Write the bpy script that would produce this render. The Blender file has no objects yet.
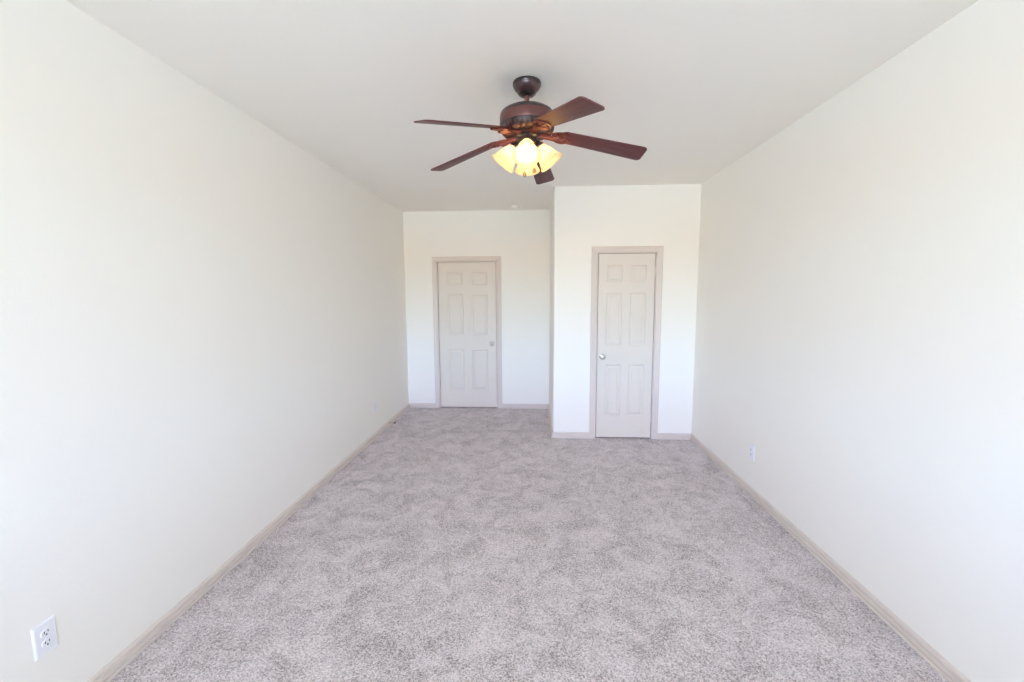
import bpy, bmesh, math, random
from mathutils import Vector, Matrix

random.seed(7)
scene = bpy.context.scene
COL = scene.collection

# ------------------------------------------------------------------ camera
F_PX, PITCH, YAW, ROLL, CAM_H = 427.6, 0.10838, -0.05278, -0.00549, 1.609
cp, sp, cy, sy = math.cos(PITCH), math.sin(PITCH), math.cos(YAW), math.sin(YAW)
fw = Vector((sy * cp, cy * cp, -sp))
rt = Vector((cy, -sy, 0))
up = rt.cross(fw)
cr, sr = math.cos(ROLL), math.sin(ROLL)
R2 = rt * cr + up * sr
U2 = up * cr - rt * sr
cam_data = bpy.data.cameras.new('camera')
cam_data.sensor_width = 36.0
cam_data.lens = F_PX * 36.0 / 1024.0
cam_data.clip_start = 0.02
cam = bpy.data.objects.new('camera', cam_data)
COL.objects.link(cam)
cam.matrix_world = Matrix(((R2.x, U2.x, -fw.x, 0.0), (R2.y, U2.y, -fw.y, 0.0),
                           (R2.z, U2.z, -fw.z, CAM_H), (0, 0, 0, 1)))
scene.camera = cam

# ------------------------------------------------------------------ room numbers
XL, XR = -1.8021, 1.7367           # side walls
YF = -3.2                         # window wall behind the camera
YB = 5.931                         # far wall
YC = 4.6995                        # closet front
XC = 0.2084                        # closet corner
ZC = 2.743                         # ceiling
T = 0.12
WX0, WX1, WZ0, WZ1 = -1.65, 0.65, 1.05, 2.5   # window opening

# ------------------------------------------------------------------ world, daylight, exposure
# daylight outside: (sine of elevation, colour) from the ground up to the zenith
DAYLIGHT = [(-1.0, (19, 24.8, 30)), (-0.12, (19, 24.8, 30)), (0.0, (20, 11, 1.0)), (0.07, (25, 43, 59.5)),
            (0.15, (26.2, 32.2, 57)), (0.35, (0.5, 1.0, 2.0)), (1.0, (0.5, 1.0, 2.0))]
world = bpy.data.worlds.new('daylight')
scene.world = world
world.use_nodes = True
nt = world.node_tree
nt.nodes.clear()
tc = nt.nodes.new('ShaderNodeTexCoord')
sep = nt.nodes.new('ShaderNodeSeparateXYZ')
ramp = nt.nodes.new('ShaderNodeValToRGB')
mr = nt.nodes.new('ShaderNodeMapRange')
mr.inputs['From Min'].default_value = -1.0
mr.inputs['From Max'].default_value = 1.0
els = ramp.color_ramp.elements
PEAK = max(max(c) for _, c in DAYLIGHT) or 1.0
for i, (z, c) in enumerate(DAYLIGHT):
    pos = (z + 1) / 2
    if i == 0:
        el = els[0]
    elif i == len(DAYLIGHT) - 1:
        el = els[len(els) - 1]
    else:
        el = els.new(pos)
    el.position = pos
    el.color = (c[0] / PEAK, c[1] / PEAK, c[2] / PEAK, 1)
bg = nt.nodes.new('ShaderNodeBackground')
bg.inputs['Strength'].default_value = PEAK
wo = nt.nodes.new('ShaderNodeOutputWorld')
nt.links.new(tc.outputs['Generated'], sep.inputs[0])
nt.links.new(sep.outputs['Z'], mr.inputs['Value'])
nt.links.new(mr.outputs['Result'], ramp.inputs['Fac'])
nt.links.new(ramp.outputs['Color'], bg.inputs['Color'])
nt.links.new(bg.outputs[0], wo.inputs['Surface'])

# light portals in the window openings: they guide daylight sampling and add no light
def portal(loc, rot, sx, sy_):
    pl = bpy.data.lights.new('window_portal', 'AREA')
    pl.shape = 'RECTANGLE'
    pl.size, pl.size_y = sx, sy_
    pl.cycles.is_portal = True
    po = bpy.data.objects.new('window_portal', pl)
    COL.objects.link(po)
    po.location = loc
    po.rotation_euler = rot
portal(((WX0 + WX1) / 2, YF - T - 0.02, (WZ0 + WZ1) / 2), (math.radians(90), 0, 0), WX1 - WX0, WZ1 - WZ0)

scene.view_settings.view_transform = 'Standard'
scene.view_settings.look = 'None'
scene.view_settings.gamma = 1.0
scene.view_settings.use_curve_mapping = False
scene.view_settings.exposure = 0.06
scene.cycles.use_denoising = True
scene.cycles.max_bounces = 16
scene.cycles.diffuse_bounces = 10
scene.cycles.transmission_bounces = 8
scene.cycles.sample_clamp_indirect = 6.0
scene.cycles.caustics_reflective = False
scene.cycles.caustics_refractive = False

# ------------------------------------------------------------------ materials
def pbr(name, color, rough=0.6, metal=0.0, spec=0.5, bump=None, coat=0.0):
    m = bpy.data.materials.new(name)
    m.use_nodes = True
    b = m.node_tree.nodes['Principled BSDF']
    b.inputs['Base Color'].default_value = (*color, 1)
    b.inputs['Roughness'].default_value = rough
    b.inputs['Metallic'].default_value = metal
    b.inputs['Specular IOR Level'].default_value = spec
    b.inputs['Coat Weight'].default_value = coat
    if bump:
        scale, strength, dist = bump
        n = m.node_tree
        t = n.nodes.new('ShaderNodeTexCoord')
        no = n.nodes.new('ShaderNodeTexNoise')
        no.inputs['Scale'].default_value = scale
        no.inputs['Detail'].default_value = 3
        bu = n.nodes.new('ShaderNodeBump')
        bu.inputs['Strength'].default_value = strength
        bu.inputs['Distance'].default_value = dist
        n.links.new(t.outputs['Object'], no.inputs['Vector'])
        n.links.new(no.outputs['Fac'], bu.inputs['Height'])
        n.links.new(bu.outputs['Normal'], b.inputs['Normal'])
    return m

M_WALL = pbr('wall_paint', (0.905, 0.875, 0.81), 0.75, spec=0.25, bump=(90, 0.12, 0.004))
M_CEIL = pbr('ceiling_paint', (0.915, 0.88, 0.815), 0.9, spec=0.15, bump=(70, 0.15, 0.004))
M_TRIM = pbr('trim_paint', (0.715, 0.635, 0.575), 0.45, spec=0.4)
M_DOOR = pbr('door_paint', (0.75, 0.685, 0.61), 0.5, spec=0.3)
M_PLATE = pbr('white_plastic', (0.86, 0.86, 0.88), 0.35)
M_SLOT = pbr('dark_slot', (0.03, 0.03, 0.035), 0.6)
M_NICKEL = pbr('satin_nickel', (0.55, 0.50, 0.45), 0.33, metal=1.0)
M_BRONZE = pbr('oil_rubbed_bronze', (0.040, 0.026, 0.025), 0.32, metal=0.35, spec=0.6, coat=0.3)
M_CANOPY = pbr('canopy_bronze', (0.075, 0.036, 0.040), 0.32, metal=0.35, spec=0.6, coat=0.3)
M_BAND = pbr('cherry_bronze', (0.135, 0.048, 0.043), 0.35, metal=0.3, spec=0.5, coat=0.25)
M_IRON = pbr('cherry_cast_metal', (0.135, 0.032, 0.027), 0.35, metal=0.35, spec=0.6)
M_BRASS = pbr('antique_brass', (0.36, 0.26, 0.14), 0.3, metal=1.0)
M_RUBBER = pbr('black_rubber', (0.03, 0.03, 0.03), 0.7)
M_CREAM = pbr('ivory_plastic', (0.92, 0.90, 0.84), 0.45)

def wood_mat():
    m = pbr('mahogany_blade', (0.1, 0.04, 0.04), 0.5, spec=0.35)
    n = m.node_tree
    b = n.nodes['Principled BSDF']
    t = n.nodes.new('ShaderNodeTexCoord')
    mp = n.nodes.new('ShaderNodeMapping')
    mp.inputs['Scale'].default_value = (3, 60, 60)
    no = n.nodes.new('ShaderNodeTexNoise')
    no.inputs['Scale'].default_value = 2.0
    no.inputs['Detail'].default_value = 5
    r = n.nodes.new('ShaderNodeValToRGB')
    r.color_ramp.elements[0].position = 0.3
    r.color_ramp.elements[0].color = (0.085, 0.024, 0.025, 1)
    r.color_ramp.elements[1].position = 0.75
    r.color_ramp.elements[1].color = (0.150, 0.046, 0.045, 1)
    n.links.new(t.outputs['Object'], mp.inputs['Vector'])
    n.links.new(mp.outputs['Vector'], no.inputs['Vector'])
    n.links.new(no.outputs['Fac'], r.inputs['Fac'])
    n.links.new(r.outputs['Color'], b.inputs['Base Color'])
    return m
M_WOOD = wood_mat()

def carpet_mat():
    m = pbr('carpet', (0.5, 0.47, 0.46), 0.95, spec=0.05)
    n = m.node_tree
    b = n.nodes['Principled BSDF']
    b.inputs['Sheen Weight'].default_value = 0.15
    b.inputs['Sheen Roughness'].default_value = 0.6
    L = n.links.new
    t = n.nodes.new('ShaderNodeTexCoord')
    # twisted tufts, a few millimetres across, each with its own yarn shade
    v = n.nodes.new('ShaderNodeTexVoronoi')
    v.inputs['Scale'].default_value = 205
    L(t.outputs['Object'], v.inputs['Vector'])
    sepc = n.nodes.new('ShaderNodeSeparateColor')
    L(v.outputs['Color'], sepc.inputs[0])
    nf = n.nodes.new('ShaderNodeTexNoise')
    nf.inputs['Scale'].default_value = 75
    nf.inputs['Detail'].default_value = 3
    L(t.outputs['Object'], nf.inputs['Vector'])
    # brushed nap: soft patches where the pile leans another way
    nb = n.nodes.new('ShaderNodeTexNoise')
    nb.inputs['Scale'].default_value = 5.2
    nb.inputs['Detail'].default_value = 5
    nb.inputs['Roughness'].default_value = 0.62
    nb.inputs['Distortion'].default_value = 1.1
    L(t.outputs['Object'], nb.inputs['Vector'])
    rb = n.nodes.new('ShaderNodeMapRange')
    rb.inputs['From Min'].default_value = 0.33
    rb.inputs['From Max'].default_value = 0.67
    rb.inputs['To Min'].default_value = -0.16
    rb.inputs['To Max'].default_value = 0.14
    L(nb.outputs['Fac'], rb.inputs['Value'])
    def math_n(op, a, bb, val=None):
        q = n.nodes.new('ShaderNodeMath')
        q.operation = op
        L(a, q.inputs[0])
        if val is not None:
            q.inputs[1].default_value = val
        else:
            L(bb, q.inputs[1])
        return q.outputs[0]
    a1 = math_n('MULTIPLY', sepc.outputs[0], None, 0.62)
    a2 = math_n('MULTIPLY', nf.outputs['Fac'], None, 0.38)
    s = math_n('ADD', a1, a2)
    s = math_n('ADD', s, rb.outputs['Result'])
    r = n.nodes.new('ShaderNodeValToRGB')
    e = r.color_ramp.elements
    e[0].position = 0.12
    e[0].color = (0.275, 0.230, 0.225, 1)
    e[1].position = 0.82
    e[1].color = (0.85, 0.765, 0.765, 1)
    k = e.new(0.45)
    k.color = (0.605, 0.54, 0.54, 1)
    L(s, r.inputs['Fac'])
    L(r.outputs['Color'], b.inputs['Base Color'])
    h = math_n('ADD', v.outputs['Distance'], nf.outputs['Fac'])
    bu = n.nodes.new('ShaderNodeBump')
    bu.inputs['Strength'].default_value = 0.6
    bu.inputs['Distance'].default_value = 0.006
    L(h, bu.inputs['Height'])
    L(bu.outputs['Normal'], b.inputs['Normal'])
    return m
M_CARPET = carpet_mat()

def shade_mat():
    m = bpy.data.materials.new('frosted_cream_glass')
    m.use_nodes = True
    n = m.node_tree
    n.nodes.clear()
    o = n.nodes.new('ShaderNodeOutputMaterial')
    d = n.nodes.new('ShaderNodeBsdfDiffuse')
    d.inputs['Color'].default_value = (0.86, 0.74, 0.52, 1)
    tr = n.nodes.new('ShaderNodeBsdfTranslucent')
    tr.inputs['Color'].default_value = (0.95, 0.87, 0.68, 1)
    g = n.nodes.new('ShaderNodeBsdfGlossy')
    g.inputs['Roughness'].default_value = 0.25
    m1 = n.nodes.new('ShaderNodeMixShader')
    m1.inputs[0].default_value = 0.7
    m2 = n.nodes.new('ShaderNodeMixShader')
    m2.inputs[0].default_value = 0.04
    n.links.new(d.outputs[0], m1.inputs[1])
    n.links.new(tr.outputs[0], m1.inputs[2])
    n.links.new(m1.outputs[0], m2.inputs[1])
    n.links.new(g.outputs[0], m2.inputs[2])
    n.links.new(m2.outputs[0], o.inputs['Surface'])
    return m
M_SHADE = shade_mat()

BULB_STRENGTH = 38.0
def bulb_mat():
    m = bpy.data.materials.new('lit_bulb')
    m.use_nodes = True
    b = m.node_tree.nodes['Principled BSDF']
    b.inputs['Emission Color'].default_value = (1.0, 0.68, 0.37, 1)
    b.inputs['Emission Strength'].default_value = BULB_STRENGTH
    return m
M_BULB = bulb_mat()

def pane_mat():
    m = bpy.data.materials.new('window_glass')
    m.use_nodes = True
    n = m.node_tree
    n.nodes.clear()
    o = n.nodes.new('ShaderNodeOutputMaterial')
    tr = n.nodes.new('ShaderNodeBsdfTransparent')
    g = n.nodes.new('ShaderNodeBsdfGlossy')
    g.inputs['Roughness'].default_value = 0.02
    mx = n.nodes.new('ShaderNodeMixShader')
    mx.inputs[0].default_value = 0.06
    n.links.new(tr.outputs[0], mx.inputs[1])
    n.links.new(g.outputs[0], mx.inputs[2])
    n.links.new(mx.outputs[0], o.inputs['Surface'])
    return m
M_PANE = pane_mat()

# ------------------------------------------------------------------ mesh helpers
def obj(name, bm, mat, parent=None, smooth=False, recalc=True):
    if recalc:
        bmesh.ops.recalc_face_normals(bm, faces=bm.faces)
    me = bpy.data.meshes.new(name)
    bm.to_mesh(me)
    bm.free()
    me.materials.append(mat)
    if smooth:
        for p in me.polygons:
            p.use_smooth = True
        me.set_sharp_from_angle(angle=math.radians(38))
    o = bpy.data.objects.new(name, me)
    COL.objects.link(o)
    if parent:
        o.parent = parent
    return o

def box(bm, x0, x1, y0, y1, z0, z1, bevel=0.0, seg=2):
    vs = [bm.verts.new((x, y, z)) for z in (z0, z1) for y in (y0, y1) for x in (x0, x1)]
    fs = [bm.faces.new([vs[i] for i in f]) for f in
          ((0, 2, 3, 1), (4, 5, 7, 6), (0, 1, 5, 4), (2, 6, 7, 3), (0, 4, 6, 2), (1, 3, 7, 5))]
    if bevel > 0:
        es = list({e for f in fs for e in f.edges})
        bmesh.ops.bevel(bm, geom=es, offset=bevel, segments=seg, affect='EDGES', profile=0.5)

def lathe(bm, prof, seg=48, mat=None):
    """profile [(r, z)] turned round the z axis; mat moves it into place"""
    mat = mat or Matrix.Identity(4)
    rings = []
    for r, z in prof:
        if r < 1e-6:
            rings.append([bm.verts.new(mat @ Vector((0, 0, z)))])
        else:
            rings.append([bm.verts.new(mat @ Vector((r * math.cos(2 * math.pi * i / seg),
                                                     r * math.sin(2 * math.pi * i / seg), z)))
                          for i in range(seg)])
    for a, b in zip(rings, rings[1:]):
        for i in range(seg):
            j = (i + 1) % seg
            if len(a) == 1 and len(b) == 1:
                continue
            if len(a) == 1:
                bm.faces.new((a[0], b[j], b[i]))
            elif len(b) == 1:
                bm.faces.new((a[i], a[j], b[0]))
            else:
                bm.faces.new((a[i], a[j], b[j], b[i]))

def tube(bm, pts, rad, seg=10, cap=True):
    pts = [Vector(p) for p in pts]
    rads = rad if isinstance(rad, (list, tuple)) else [rad] * len(pts)
    rings = []
    prev = None
    for i, p in enumerate(pts):
        d = (pts[min(i + 1, len(pts) - 1)] - pts[max(i - 1, 0)]).normalized()
        if prev is None:
            a = d.orthogonal().normalized()
        else:
            a = (prev - d * prev.dot(d)).normalized()
        prev = a
        b = d.cross(a)
        rings.append([bm.verts.new(p + (a * math.cos(2 * math.pi * k / seg) + b * math.sin(2 * math.pi * k / seg)) * rads[i])
                      for k in range(seg)])
    for r0, r1 in zip(rings, rings[1:]):
        for k in range(seg):
            j = (k + 1) % seg
            bm.faces.new((r0[k], r0[j], r1[j], r1[k]))
    if cap:
        bm.faces.new(rings[0][::-1])
        bm.faces.new(rings[-1])

def prism(bm, outline, z0, z1, mat=None, bevel=0.0):
    """closed 2D outline extruded from z0 to z1"""
    mat = mat or Matrix.Identity(4)
    lo = [bm.verts.new(mat @ Vector((x, y, z0))) for x, y in outline]
    hi = [bm.verts.new(mat @ Vector((x, y, z1))) for x, y in outline]
    n = len(outline)
    f0 = bm.faces.new(lo[::-1])
    f1 = bm.faces.new(hi)
    for i in range(n):
        j = (i + 1) % n
        bm.faces.new((lo[i], lo[j], hi[j], hi[i]))
    if bevel:
        es = list(f0.edges) + list(f1.edges)
        bmesh.ops.bevel(bm, geom=es, offset=bevel, segments=2, affect='EDGES', profile=0.5)

def sweep(bm, path, prof, normal, closed_ends=True):
    """sweep a closed profile [(offset sideways, height along normal)] along a polyline with mitred corners"""
    path = [Vector(p) for p in path]
    N = Vector(normal).normalized()
    rings = []
    for i, p in enumerate(path):
        din = (p - path[i - 1]).normalized() if i > 0 else None
        dout = (path[i + 1] - p).normalized() if i < len(path) - 1 else None
        if din is None:
            s = N.cross(dout)
        elif dout is None:
            s = N.cross(din)
        else:
            s1, s2 = N.cross(din), N.cross(dout)
            s = s1 + s2
            s = s / (1 + s1.dot(s2))
        rings.append([bm.verts.new(p + s * a + N * h) for a, h in prof])
    n = len(prof)
    for r0, r1 in zip(rings, rings[1:]):
        for k in range(n):
            j = (k + 1) % n
            bm.faces.new((r0[k], r0[j], r1[j], r1[k]))
    bm.faces.new(rings[0][::-1])
    bm.faces.new(rings[-1])

def empty(name, loc, label, cat, group=None, kind=None):
    o = bpy.data.objects.new(name, None)
    COL.objects.link(o)
    o.location = loc
    o.empty_display_size = 0.05
    return tag(o, label, cat, group, kind)

def tag(o, label=None, cat=None, group=None, kind=None):
    if label:
        o['label'] = label
    if cat:
        o['category'] = cat
    if group:
        o['group'] = group
    if kind:
        o['kind'] = kind
    return o

def struct(name, bm, mat, label, cat, smooth=False):
    return tag(obj(name, bm, mat, smooth=smooth), label, cat, None, 'structure')

# ------------------------------------------------------------------ shell
bm = bmesh.new()
box(bm, XL - T, XR + T, YF - T, YB + 1.1, -0.10, 0.0)
struct('floor', bm, M_CARPET, 'taupe grey speckled wall-to-wall carpet floor', 'floor')
bm = bmesh.new()
box(bm, XL - T, XR + T, YF - T, YB + 1.1, ZC, ZC + 0.10)
struct('ceiling', bm, M_CEIL, 'flat off-white ceiling above the empty room', 'ceiling')
bm = bmesh.new()
box(bm, XL - T, XL, YF - T, YB + 1.1, 0, ZC)
struct('wall_left', bm, M_WALL, 'long cream white wall on the left of the room', 'wall')
bm = bmesh.new()
box(bm, XR, XR + T, YF - T, YB + 1.1, 0, ZC)
struct('wall_right', bm, M_WALL, 'long white wall on the right of the room', 'wall')

# doorways (slab edges)
D1 = dict(x0=-1.3365, x1=-0.5325, z0=0.014, z1=2.054, y=YB)
D2 = dict(x0=0.689, x1=1.289, z0=0.012, z1=2.036, y=YC)
J = 0.018    # jamb thickness
G = 0.006    # gap round the slab

def holed_wall(bm, x0, x1, y0, y1, hx0, hx1, hz1, hz0=0.0):
    box(bm, x0, hx0, y0, y1, 0, ZC)
    box(bm, hx1, x1, y0, y1, 0, ZC)
    box(bm, hx0, hx1, y0, y1, hz1, ZC)
    if hz0 > 0:
        box(bm, hx0, hx1, y0, y1, 0, hz0)

def hole(D):
    return D['x0'] - G - J, D['x1'] + G + J, D['z1'] + G + J

h0, h1, hz = hole(D1)
bm = bmesh.new()
holed_wall(bm, XL, XR, YB, YB + T, h0, h1, hz)
struct('wall_back', bm, M_WALL, 'cream far wall around the wider door', 'wall')

# closet: front and side in one drywall box with a rounded outer corner
h0, h1, hz = hole(D2)
bm = bmesh.new()
R = 0.018
arc = [(XC + R - R * math.cos(a), YC + R - R * math.sin(a)) for a in [i * math.pi / 2 / 6 for i in range(7)]]
prism(bm, [(h0, YC + T), (XC + T, YC + T), (XC + T, YB), (XC, YB)] + arc + [(h0, YC)], 0, ZC)
box(bm, h1, XR, YC, YC + T, 0, ZC)
box(bm, h0, h1, YC, YC + T, hz, ZC)
struct('wall_closet', bm, M_WALL, 'white closet wall jutting out on the right with the narrow door', 'wall', smooth=True)

# window wall behind the camera and an unseen wall added to stop light leaks at the far door
bm = bmesh.new()
holed_wall(bm, XL, XR, YF - T, YF, WX0, WX1, WZ1, WZ0)
struct('wall_front', bm, M_WALL, 'wall with the window behind the viewer', 'wall')
bm = bmesh.new()
box(bm, XL, XR, YB + 1.0, YB + 1.1, 0, ZC)
struct('wall_light_block', bm, M_WALL, 'unseen wall added behind the far door to block light', 'wall')

# ------------------------------------------------------------------ windows behind the camera
def build_window(idx, w, z0, z1, loc, rotz, label):
    """opening w wide along local x, room on the local +y side; origin on the wall's inner face at floor level"""
    h, wy, f = w / 2, -T * 0.6, 0.045
    zm = (z0 + z1) / 2
    mw = Matrix.Translation(loc) @ Matrix.Rotation(rotz, 4, 'Z')
    bm = bmesh.new()
    box(bm, -h, -h + f, wy - 0.03, wy + 0.03, z0, z1)
    box(bm, h - f, h, wy - 0.03, wy + 0.03, z0, z1)
    box(bm, -h + f, h - f, wy - 0.03, wy + 0.03, z0, z0 + f)
    box(bm, -h + f, h - f, wy - 0.03, wy + 0.03, z1 - f, z1)
    box(bm, -0.03, 0.03, wy - 0.03, wy + 0.03, z0 + f, z1 - f)
    for xa, xb in ((-h + f, -0.03), (0.03, h - f)):
        box(bm, xa, xb, wy - 0.02, wy + 0.02, zm - 0.018, zm + 0.018)
    win = struct('window_%d' % idx, bm, M_PLATE, label, 'window')
    win.matrix_world = mw
    for xa, xb in ((-h + f, -0.03), (0.03, h - f)):
        bm = bmesh.new()
        box(bm, xa, xb, wy - 0.004, wy + 0.001, z0 + f, z1 - f)
        obj('window_pane', bm, M_PANE, win)
    bm = bmesh.new()
    box(bm, -h - 0.03, h + 0.03, -T * 0.3, 0.05, z0 - 0.025, z0, bevel=0.004)
    obj('window_sill', bm, M_TRIM, win)
build_window(1, WX1 - WX0, WZ0, WZ1, ((WX0 + WX1) / 2, YF, 0), 0, 'white double sash window behind the viewer')

# ------------------------------------------------------------------ baseboards
BASE = [(0, 0), (0.019, 0), (0.0205, 0.005), (0.0200, 0.010), (0.0175, 0.0135), (0.0075, 0.0145), (0.0075, 0.0185), (0.0130, 0.0205),
        (0.0130, 0.041), (0.0075, 0.0425), (0.0075, 0.0465), (0.0105, 0.048), (0.0105, 0.056), (0.0070, 0.0615), (0.003, 0.066), (0, 0.067)]
def base_run(name, path, label):
    """path runs with the room on its right side, wall on its left"""
    bm = bmesh.new()
    sweep(bm, path, [(-a, h) for a, h in BASE], (0, 0, 1))
    return struct(name, bm, M_TRIM, label, 'baseboard')

c1l, c1r = D1['x0'] - 0.078, D1['x1'] + 0.078
c2l, c2r = D2['x0'] - 0.074, D2['x1'] + 0.074
base_run('baseboard_left', [(XL, YF, 0), (XL, YB, 0)], 'beige baseboard along the long left wall')
base_run('baseboard_right', [(XR, YC, 0), (XR, YF, 0)], 'beige baseboard along the long right wall')
base_run('baseboard_back_left', [(XL, YB, 0), (c1l, YB, 0)], 'short baseboard between left wall and far door')
base_run('baseboard_back_right', [(c1r, YB, 0), (XC, YB, 0)], 'baseboard between far door and closet side')
base_run('baseboard_closet_left', [(XC, YB, 0), (XC, YC, 0), (c2l, YC, 0)], 'baseboard wrapping the closet corner left of its door')
base_run('baseboard_closet_right', [(c2r, YC, 0), (XR, YC, 0)], 'short baseboard between closet door and right wall')

# ------------------------------------------------------------------ doors
CAS_W = 0.062
CAS = [(0, 0), (0, 0.009), (0.006, 0.011), (0.010, 0.0085), (0.016, 0.011), (0.044, 0.0155), (0.050, 0.017),
       (0.058, 0.017), (CAS_W, 0.014), (CAS_W, 0)]

def build_door(idx, D, knob_x, hinge_x, label, trim_label):
    x0, x1, z0, z1, y = D['x0'], D['x1'], D['z0'], D['z1'], D['y']
    # casing and jamb
    a0, a1, az = x0 - G - 0.008, x1 + G + 0.008, z1 + G + 0.008
    bm = bmesh.new()
    # wall faces -y: walk up the left side, across, and down the right side
    sweep(bm, [(a0, y, 0), (a0, y, az), (a1, y, az), (a1, y, 0)], CAS, (0, -1, 0))
    trim = struct('trim_%d' % idx, bm, M_TRIM, trim_label, 'door casing')
    bm = bmesh.new()
    jx0, jx1, jz = x0 - G, x1 + G, z1 + G
    box(bm, jx0 - J, jx0, y, y + T, 0, jz + J)
    box(bm, jx1, jx1 + J, y, y + T, 0, jz + J)
    box(bm, jx0, jx1, y, y + T, jz, jz + J)
    box(bm, jx0, jx0 + 0.012, y + 0.042, y + 0.075, 0, jz)
    box(bm, jx1 - 0.012, jx1, y + 0.042, y + 0.075, 0, jz)
    box(bm, jx0 + 0.012, jx1 - 0.012, y + 0.042, y + 0.075, jz - 0.012, jz)
    obj('door_jamb', bm, M_TRIM, trim)
    # slab with six moulded panels; the face looks to -y
    w, h = x1 - x0, z1 - z0
    st = 0.112 * w / 0.76
    mu = 0.105 * w / 0.76
    pw = (w - 2 * st - mu) / 2
    xs = [(x0 + st, x0 + st + pw), (x1 - st - pw, x1 - st)]
    zs = [(z0 + 0.245, z0 + 0.825), (z0 + 1.035, z0 + 1.605), (z0 + 1.725, z0 + 1.905)]
    yf = y + 0.004
    bm = bmesh.new()
    cx = [x0, xs[0][0], xs[0][1], xs[1][0], xs[1][1], x1]
    cz = [z0, zs[0][0], zs[0][1], zs[1][0], zs[1][1], zs[2][0], zs[2][1], z1]
    grid = [[bm.verts.new((x, yf, z)) for x in cx] for z in cz]
    for r in range(7):
        for c in range(5):
            q = [grid[r][c], grid[r][c + 1], grid[r + 1][c + 1], grid[r + 1][c]]
            if r in (1, 3, 5) and c in (1, 3):
                xa, xb, za, zb = cx[c], cx[c + 1], cz[r], cz[r + 1]
                ring = q
                for ins, dep in ((0.006, 0.005), (0.012, 0.0085), (0.020, 0.0085), (0.040, 0.0025)):
                    nr = [bm.verts.new((X, yf + dep, Zz)) for X, Zz in
                          ((xa + ins, za + ins), (xb - ins, za + ins), (xb - ins, zb - ins), (xa + ins, zb - ins))]
                    for k in range(4):
                        j = (k + 1) % 4
                        bm.faces.new((ring[k], ring[j], nr[j], nr[k]))
                    ring = nr
                bm.faces.new(ring)
            else:
                bm.faces.new(q)
    yb = y + 0.039
    per = [grid[0][c] for c in range(6)] + [grid[r][5] for r in range(1, 8)] + \
          [grid[7][c] for c in range(4, -1, -1)] + [grid[r][0] for r in range(6, 0, -1)]
    back = [bm.verts.new((v.co.x, yb, v.co.z)) for v in per]
    for k in range(len(per)):
        j = (k + 1) % len(per)
        bm.faces.new((per[k], per[j], back[j], back[k]))
    bm.faces.new(back)
    slab = struct('door_%d' % idx, bm, M_DOOR, label, 'door')
    # knob: rosette, neck, round grip
    rot = Matrix.Translation((knob_x, yf, 0.925)) @ Matrix.Rotation(math.radians(90), 4, 'X')
    bm = bmesh.new()
    lathe(bm, [(0, 0), (0.031, 0), (0.032, 0.003), (0.029, 0.007), (0.016, 0.010), (0.012, 0.013), (0.011, 0.026),
               (0.014, 0.030), (0.022, 0.035), (0.0265, 0.043), (0.0265, 0.050), (0.022, 0.057), (0.012, 0.0605), (0, 0.061)], 36, rot)
    obj('door_knob', bm, M_NICKEL, slab, smooth=True)
    for hzv in (z0 + 0.22, z0 + 1.02, z1 - 0.19):
        bm = bmesh.new()
        lathe(bm, [(0, 0), (0.005, 0.001), (0.0055, 0.005), (0.0055, 0.085), (0.005, 0.089), (0, 0.09)], 12,
              Matrix.Translation((hinge_x, yf - 0.004, hzv - 0.045)))
        obj('hinge', bm, M_TRIM, slab, smooth=True)
    return slab

build_door(1, D1, -0.598, D1['x0'] - 0.002, 'wider taupe six-panel door in the far wall, knob on its right', 'taupe casing around the far wall door')
build_door(2, D2, 0.744, D2['x1'] + 0.002, 'narrow pale six-panel closet door, knob on its left', 'pale casing around the closet door')

# ------------------------------------------------------------------ wall outlets
def outlet(loc, rotz, label):
    """plate in the local x-z plane, facing local -y, back on y = 0"""
    t = empty('wall_outlet', loc, label, 'outlet', 'duplex wall outlets')
    t.rotation_euler = (0, 0, rotz)
    bm = bmesh.new()
    w, h, d = 0.0385, 0.0625, 0.006
    rings = []
    for ins, yy in ((0, 0), (0, -0.002), (0.003, -0.005), (0.006, -d)):
        rings.append([bm.verts.new((x, yy, z)) for x, z in
                      ((-w + ins, -h + ins), (w - ins, -h + ins), (w - ins, h - ins), (-w + ins, h - ins))])
    for a, b in zip(rings, rings[1:]):
        for k in range(4):
            j = (k + 1) % 4
            bm.faces.new((a[k], a[j], b[j], b[k]))
    bm.faces.new(rings[0][::-1])
    bm.faces.new(rings[-1])
    obj('cover_plate', bm, M_PLATE, t)
    for s in (-1, 1):
        zc = 0.0195 * s
        bm = bmesh.new()
        out = []
        for i in range(28):
            a = 2 * math.pi * i / 28
            out.append((max(-0.0165, min(0.0165, 0.0175 * math.cos(a))), 0.0145 * math.sin(a)))
        prism(bm, out, 0, 0.0035, Matrix.Translation((0, -d + 0.0005, zc)) @ Matrix.Rotation(math.radians(90), 4, 'X'))
        rc = obj('receptacle', bm, M_PLATE, t)
        bm = bmesh.new()
        yb = -d - 0.0036
        box(bm, -0.0075, -0.0050, yb, yb + 0.001, zc - 0.0005, zc + 0.0085)
        box(bm, 0.0050, 0.0075, yb, yb + 0.001, zc + 0.0005, zc + 0.0085)
        lathe(bm, [(0, 0), (0.0029, 0), (0.0029, 0.001), (0, 0.001)], 14,
              Matrix.Translation((0, yb + 0.001, zc - 0.0065)) @ Matrix.Rotation(math.radians(90), 4, 'X'))
        tag(obj('slots', bm, M_SLOT, rc), 'dark plug slots')
    bm = bmesh.new()
    lathe(bm, [(0, 0), (0.0032, 0), (0.0030, 0.001), (0, 0.0016)], 14,
          Matrix.Translation((0, -d, 0)) @ Matrix.Rotation(math.radians(90), 4, 'X'))
    obj('screw', bm, M_PLATE, t, smooth=True)
    return t

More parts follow.
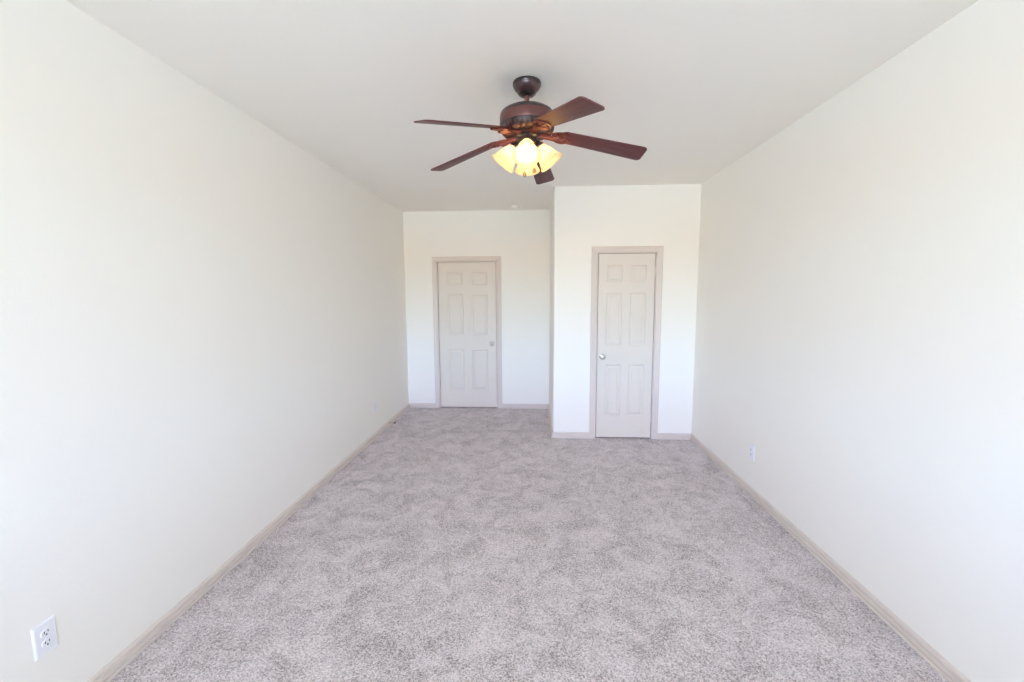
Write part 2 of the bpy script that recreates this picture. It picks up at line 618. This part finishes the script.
outlet((XL, 1.356, 0.362), math.radians(90), 'white wall outlet low on the left wall, nearest the viewer')
outlet((XL, 4.640, 0.357), math.radians(90), 'small white wall outlet far along the left wall near its end')
outlet((XR, 3.395, 0.345), math.radians(-90), 'white wall outlet low on the right wall')

# ------------------------------------------------------------------ door stop on the left baseboard
t = empty('door_stop', (XL + 0.0105, 5.06, 0.040), 'small spring door stop with dark tip on the left baseboard', 'door stop')
RX = Matrix.Rotation(math.radians(90), 4, 'Y')
bm = bmesh.new()
lathe(bm, [(0, 0), (0.011, 0), (0.011, 0.003), (0.006, 0.007), (0, 0.007)], 20, RX)
obj('base', bm, M_NICKEL, t, smooth=True)
bm = bmesh.new()
pts = []
for i in range(181):
    a = i / 12 * 2 * math.pi
    pts.append((0.006 + 0.058 * i / 180, 0.0048 * math.cos(a), 0.0048 * math.sin(a)))
tube(bm, pts, 0.0011, 6)
obj('spring', bm, M_NICKEL, t, smooth=True)
bm = bmesh.new()
lathe(bm, [(0, 0.061), (0.008, 0.061), (0.0095, 0.064), (0.0095, 0.073), (0.007, 0.077), (0, 0.078)], 20, RX)
tag(obj('rubber_tip', bm, M_RUBBER, t, smooth=True), 'dark rubber tip')

# ------------------------------------------------------------------ smoke detector
t = empty('smoke_detector', (-0.247, 5.66, ZC), 'small ivory smoke detector on the ceiling above the far wall', 'smoke detector')
bm = bmesh.new()
lathe(bm, [(0, 0), (0.052, 0), (0.052, -0.008), (0.049, -0.010), (0, -0.010)], 36)
obj('base', bm, M_CREAM, t, smooth=True)
bm = bmesh.new()
lathe(bm, [(0, -0.010), (0.047, -0.010), (0.046, -0.022), (0.040, -0.036), (0.018, -0.042), (0, -0.043)], 36)
obj('cover', bm, M_CREAM, t, smooth=True)

# ------------------------------------------------------------------ ceiling fan
FX, FY = -0.041, 2.44
fan = empty('ceiling_fan', (FX, FY, ZC), 'dark cherry five-blade ceiling fan with four lit cream glass shades', 'ceiling fan')
def zz(z):
    return z - ZC

bm = bmesh.new()
lathe(bm, [(0, 0), (0.073, 0), (0.076, -0.004), (0.077, -0.013), (0.074, -0.019)], 56)
lathe(bm, [(0.048, -0.055), (0.049, -0.058), (0.046, -0.061), (0.041, -0.066), (0.029, -0.071), (0.0, -0.072)], 56)
can = obj('canopy', bm, M_BRONZE, fan, smooth=True)
bm = bmesh.new()
lathe(bm, [(0.074, -0.019), (0.0735, -0.024), (0.068, -0.034), (0.058, -0.045), (0.049, -0.051), (0.046, -0.053), (0.048, -0.055)], 56)
tag(obj('bell', bm, M_CANOPY, can, smooth=True), 'purplish bronze bell of the canopy')
bm = bmesh.new()
lathe(bm, [(0.0135, -0.066), (0.0135, -0.116)], 24)
obj('downrod', bm, M_BAND, fan, smooth=True)

bm = bmesh.new()
lathe(bm, [(0, zz(2.630)), (0.022, zz(2.630)), (0.025, zz(2.622)), (0.060, zz(2.617)), (0.095, zz(2.608)), (0.122, zz(2.597)),
           (0.139, zz(2.586)), (0.146, zz(2.575)), (0.147, zz(2.569))], 72)
lathe(bm, [(0.147, zz(2.520)), (0.1495, zz(2.516)), (0.146, zz(2.509)), (0.143, zz(2.495)),
           (0.132, zz(2.481)), (0.118, zz(2.475)), (0.060, zz(2.472)), (0, zz(2.472))], 72)
motor = obj('motor_housing', bm, M_BRONZE, fan, smooth=True)
bm = bmesh.new()
lathe(bm, [(0.147, zz(2.569)), (0.148, zz(2.565)), (0.148, zz(2.524)), (0.147, zz(2.520))], 72)
tag(obj('motor_band', bm, M_BAND, fan, smooth=True), 'red-brown band around the motor')
bm = bmesh.new()
for i in range(44):
    a = 2 * math.pi * i / 44
    c, s = math.cos(a), math.sin(a)
    tube(bm, [(0.1455 * c, 0.1455 * s, zz(2.509)), (0.1435 * c, 0.1435 * s, zz(2.496)),
              (0.133 * c, 0.133 * s, zz(2.481)), (0.114 * c, 0.114 * s, zz(2.474))], 0.0028, 6)
obj('vent_ribs', bm, M_BAND, motor, smooth=True)

# hub under the motor that carries the light kit
bm = bmesh.new()
lathe(bm, [(0.060, zz(2.476)), (0.062, zz(2.462)), (0.057, zz(2.456)), (0.052, zz(2.451)), (0.052, zz(2.426)),
           (0.056, zz(2.422)), (0.056, zz(2.413)), (0.047, zz(2.400)), (0.030, zz(2.389)), (0.012, zz(2.383)),
           (0.010, zz(2.370)), (0.006, zz(2.364)), (0, zz(2.363))], 48)
obj('switch_housing', bm, M_BRONZE, fan, smooth=True)

# blades and their brackets; the blade sags slightly toward its tip
BL_R0, BL_R1 = 0.185, 0.655
BL_Z0, BL_Z1 = 2.468, 2.384
slope = math.atan2(BL_Z0 - BL_Z1, BL_R1 - BL_R0)
PITCH_B = math.radians(12.5)
PH = math.radians(7.6)

def blade_bm():
    bm = bmesh.new()
    L = (BL_R1 - BL_R0) / math.cos(slope)
    w0, w1, cr_ = 0.050, 0.064, 0.020
    out = []
    def corner(cx, cyy, a0, r):
        for i in range(7):
            a = a0 + math.pi / 2 * i / 6
            out.append((cx + r * math.cos(a), cyy + r * math.sin(a)))
    corner(L - cr_, w1 - cr_, 0, cr_)
    corner(0.03, w0 - 0.03, math.pi / 2, 0.03)
    corner(0.03, -w0 + 0.03, math.pi, 0.03)
    corner(L - cr_, -w1 + cr_, 3 * math.pi / 2, cr_)
    prism(bm, out, -0.003, 0.003, bevel=0.0012)
    return bm

def bracket_bm():
    """cast scroll iron in blade space (x outward from the blade root), plate under the blade"""
    bm = bmesh.new()
    # leaf plate under the blade root
    half = [(-0.050, 0.024), (-0.034, 0.034), (-0.016, 0.043), (0.002, 0.048), (0.018, 0.046), (0.034, 0.039),
            (0.046, 0.028), (0.056, 0.014)]
    out = half + [(0.066, 0.0)] + [(x, -y) for x, y in half[::-1]]
    prism(bm, out, -0.0085, -0.0035, bevel=0.001)
    # raised scrolls on its lower face
    for s in (-1, 1):
        for (ox, oy, r0, ph0, tw) in ((0.018, 0.0235, 0.0185, 0.2, 1), (-0.028, 0.0165, 0.0135, 1.1, -1), (-0.066, 0.0125, 0.010, 0.4, 1)):
            pts = []
            for i in range(36):
                q = i / 35
                a = math.pi * ph0 + tw * q * math.pi * 2.7
                r = r0 * (1 - 0.75 * q)
                pts.append((ox + r * math.cos(a) * 1.2, s * (oy + r * math.sin(a)), -0.0095))
            tube(bm, pts, [0.0036 * (1 - 0.35 * i / 35) for i in range(36)], 7)
        pts = [(-0.10, s * 0.016, -0.0085), (-0.075, s * 0.020, -0.009), (-0.050, s * 0.0235, -0.010), (-0.034, s * 0.033, -0.0105),
               (-0.016, s * 0.0415, -0.0105), (0.002, s * 0.0465, -0.010), (0.018, s * 0.0445, -0.0095), (0.034, s * 0.0375, -0.009),
               (0.048, s * 0.024, -0.009), (0.063, s * 0.003, -0.009)]
        tube(bm, pts, 0.0034, 7)
    tube(bm, [(-0.09, 0, -0.009), (-0.05, 0, -0.0100), (0.0, 0, -0.0105), (0.035, 0, -0.0100), (0.060, 0, -0.009)], [0.004, 0.005, 0.006, 0.005, 0.002], 8)
    return bm

def arm_pts():
    # from the motor underside out and down to the blade root (fan space, azimuth 0)
    return [(0.064, 0, zz(2.468)), (0.085, 0, zz(2.467)), (0.105, 0, zz(2.465)), (0.124, 0, zz(2.462)),
            (0.143, 0, zz(2.459)), (0.160, 0, zz(2.458)), (0.178, 0, zz(2.457))]

def arm_bm():
    bm = bmesh.new()
    P = arm_pts()
    wid = [0.028, 0.024, 0.021, 0.022, 0.027, 0.033, 0.036]
    th = 0.0045
    rings = []
    for (x, y, z), w in zip(P, wid):
        rings.append([bm.verts.new((x, w, z + th)), bm.verts.new((x, -w, z + th)),
                      bm.verts.new((x, -w * 0.8, z - th)), bm.verts.new((x, w * 0.8, z - th))])
    for a, b in zip(rings, rings[1:]):
        for k in range(4):
            j = (k + 1) % 4
            bm.faces.new((a[k], a[j], b[j], b[k]))
    bm.faces.new(rings[0][::-1])
    bm.faces.new(rings[-1])
    for s in (-1, 1):
        tube(bm, [(x, s * w * 0.75, z - th - 0.001) for (x, y, z), w in zip(P, wid)], 0.0035, 7)
    return bm

def new_part(name, mesh, parent, mw):
    o = bpy.data.objects.new(name, mesh)
    COL.objects.link(o)
    o.parent = parent
    o.matrix_local = mw
    return o

# blade frame: root at radius BL_R0, x outward and sagging, pitched about x
def blade_frame(az):
    return (Matrix.Rotation(az, 4, 'Z') @ Matrix.Translation((BL_R0, 0, zz(BL_Z0))) @
            Matrix.Rotation(slope, 4, 'Y') @ Matrix.Rotation(-PITCH_B, 4, 'X'))

b0 = obj('fan_blade', blade_bm(), M_WOOD, fan, smooth=True)
br_bm = bracket_bm()
br_bm.transform(Matrix.Translation((BL_R0, 0, zz(BL_Z0))) @ Matrix.Rotation(slope, 4, 'Y') @ Matrix.Rotation(-PITCH_B, 4, 'X'))
tmp = bpy.data.meshes.new('tmp')
ab = arm_bm()
ab.to_mesh(tmp)
ab.free()
br_bm.from_mesh(tmp)
bpy.data.meshes.remove(tmp)
k0 = obj('blade_bracket', br_bm, M_IRON, fan, smooth=True)
for i in range(5):
    az = PH + i * 2 * math.pi / 5
    if i == 0:
        o, k = b0, k0
    else:
        o, k = b0.copy(), k0.copy()
        COL.objects.link(o)
        COL.objects.link(k)
        o.parent = fan
        k.parent = fan
    o.matrix_local = blade_frame(az)
    k.matrix_local = Matrix.Rotation(az, 4, 'Z')

# light kit: four arms with sockets, bell shades and lit bulbs
TILT = math.radians(38)
NECK_R, NECK_Z = 0.066, 2.413
def shade_frame(az):
    # local +z points out of the shade mouth (outward and down)
    return (Matrix.Rotation(az, 4, 'Z') @ Matrix.Translation((NECK_R, 0, zz(NECK_Z))) @
            Matrix.Rotation(math.pi - TILT, 4, 'Y'))

SH_OUT = [(0.0235, -0.004), (0.026, 0.004), (0.029, 0.012), (0.036, 0.027), (0.0430, 0.042), (0.0485, 0.058),
          (0.0530, 0.074), (0.0585, 0.089), (0.0650, 0.102), (0.0705, 0.110), (0.0725, 0.1135)]
SH_IN = [(r - 0.0032, z) for r, z in SH_OUT[::-1]]
bm = bmesh.new()
lathe(bm, SH_OUT + [(0.0712, 0.1150)] + SH_IN + [SH_OUT[0]], 56)
s0 = obj('glass_shade', bm, M_SHADE, fan, smooth=True)
bm = bmesh.new()
lathe(bm, [(0, 0.016), (0.012, 0.016), (0.013, 0.030), (0.017, 0.040), (0.024, 0.053), (0.0275, 0.066), (0.0265, 0.078),
           (0.020, 0.089), (0.010, 0.0955), (0, 0.097)], 28)
u0 = obj('light_bulb', bm, M_BULB, s0, smooth=True)
bm = bmesh.new()
lathe(bm, [(0, -0.030), (0.010, -0.030), (0.016, -0.024), (0.020, -0.012), (0.028, -0.006), (0.0295, 0.004), (0.0285, 0.008),
           (0.019, 0.008), (0.015, 0.016), (0, 0.017)], 36)
c0 = obj('socket_cup', bm, M_BRONZE, s0, smooth=True)
bm = bmesh.new()
end = shade_frame(0) @ Vector((0, 0, -0.024))
pre = shade_frame(0) @ Vector((0, 0, -0.034))
tube(bm, [Vector((0.030, 0, zz(2.432))), Vector((0.038, 0, zz(2.438))), Vector((0.043, 0, zz(2.443))), pre, end],
     [0.008, 0.008, 0.008, 0.009, 0.010], 12)
a0 = obj('light_arm', bm, M_BRONZE, fan, smooth=True)
for i in range(4):
    az = math.radians(-90 + 90 * i)
    if i == 0:
        s, a = s0, a0
    else:
        s, a = s0.copy(), a0.copy()
        COL.objects.link(s)
        COL.objects.link(a)
        s.parent = fan
        a.parent = fan
        for ch in (u0, c0):
            c = ch.copy()
            COL.objects.link(c)
            c.parent = s
    s.matrix_local = shade_frame(az)
    a.matrix_local = Matrix.Rotation(az, 4, 'Z')

# two pull chains with round fobs
for (px, py, ztop, zend) in ((-0.012, -0.062, 2.420, 2.260), (0.040, -0.048, 2.420, 2.284)):
    bm = bmesh.new()
    n = int((ztop - zend) / 0.0042)
    for i in range(n):
        bmesh.ops.create_icosphere(bm, subdivisions=1, radius=0.0017,
                                   matrix=Matrix.Translation((px, py, zz(ztop) - i * 0.0042)))
    ch = obj('pull_chain', bm, M_BRASS, fan, smooth=True)
    bm = bmesh.new()
    lathe(bm, [(0, 0.004), (0.003, 0.003), (0.0042, -0.001), (0.0085, -0.006), (0.0105, -0.013), (0.0090, -0.020), (0.004, -0.024), (0, -0.0245)], 20,
          Matrix.Translation((px, py, zz(zend))))
    obj('pull_fob', bm, M_BRASS, ch, smooth=True)
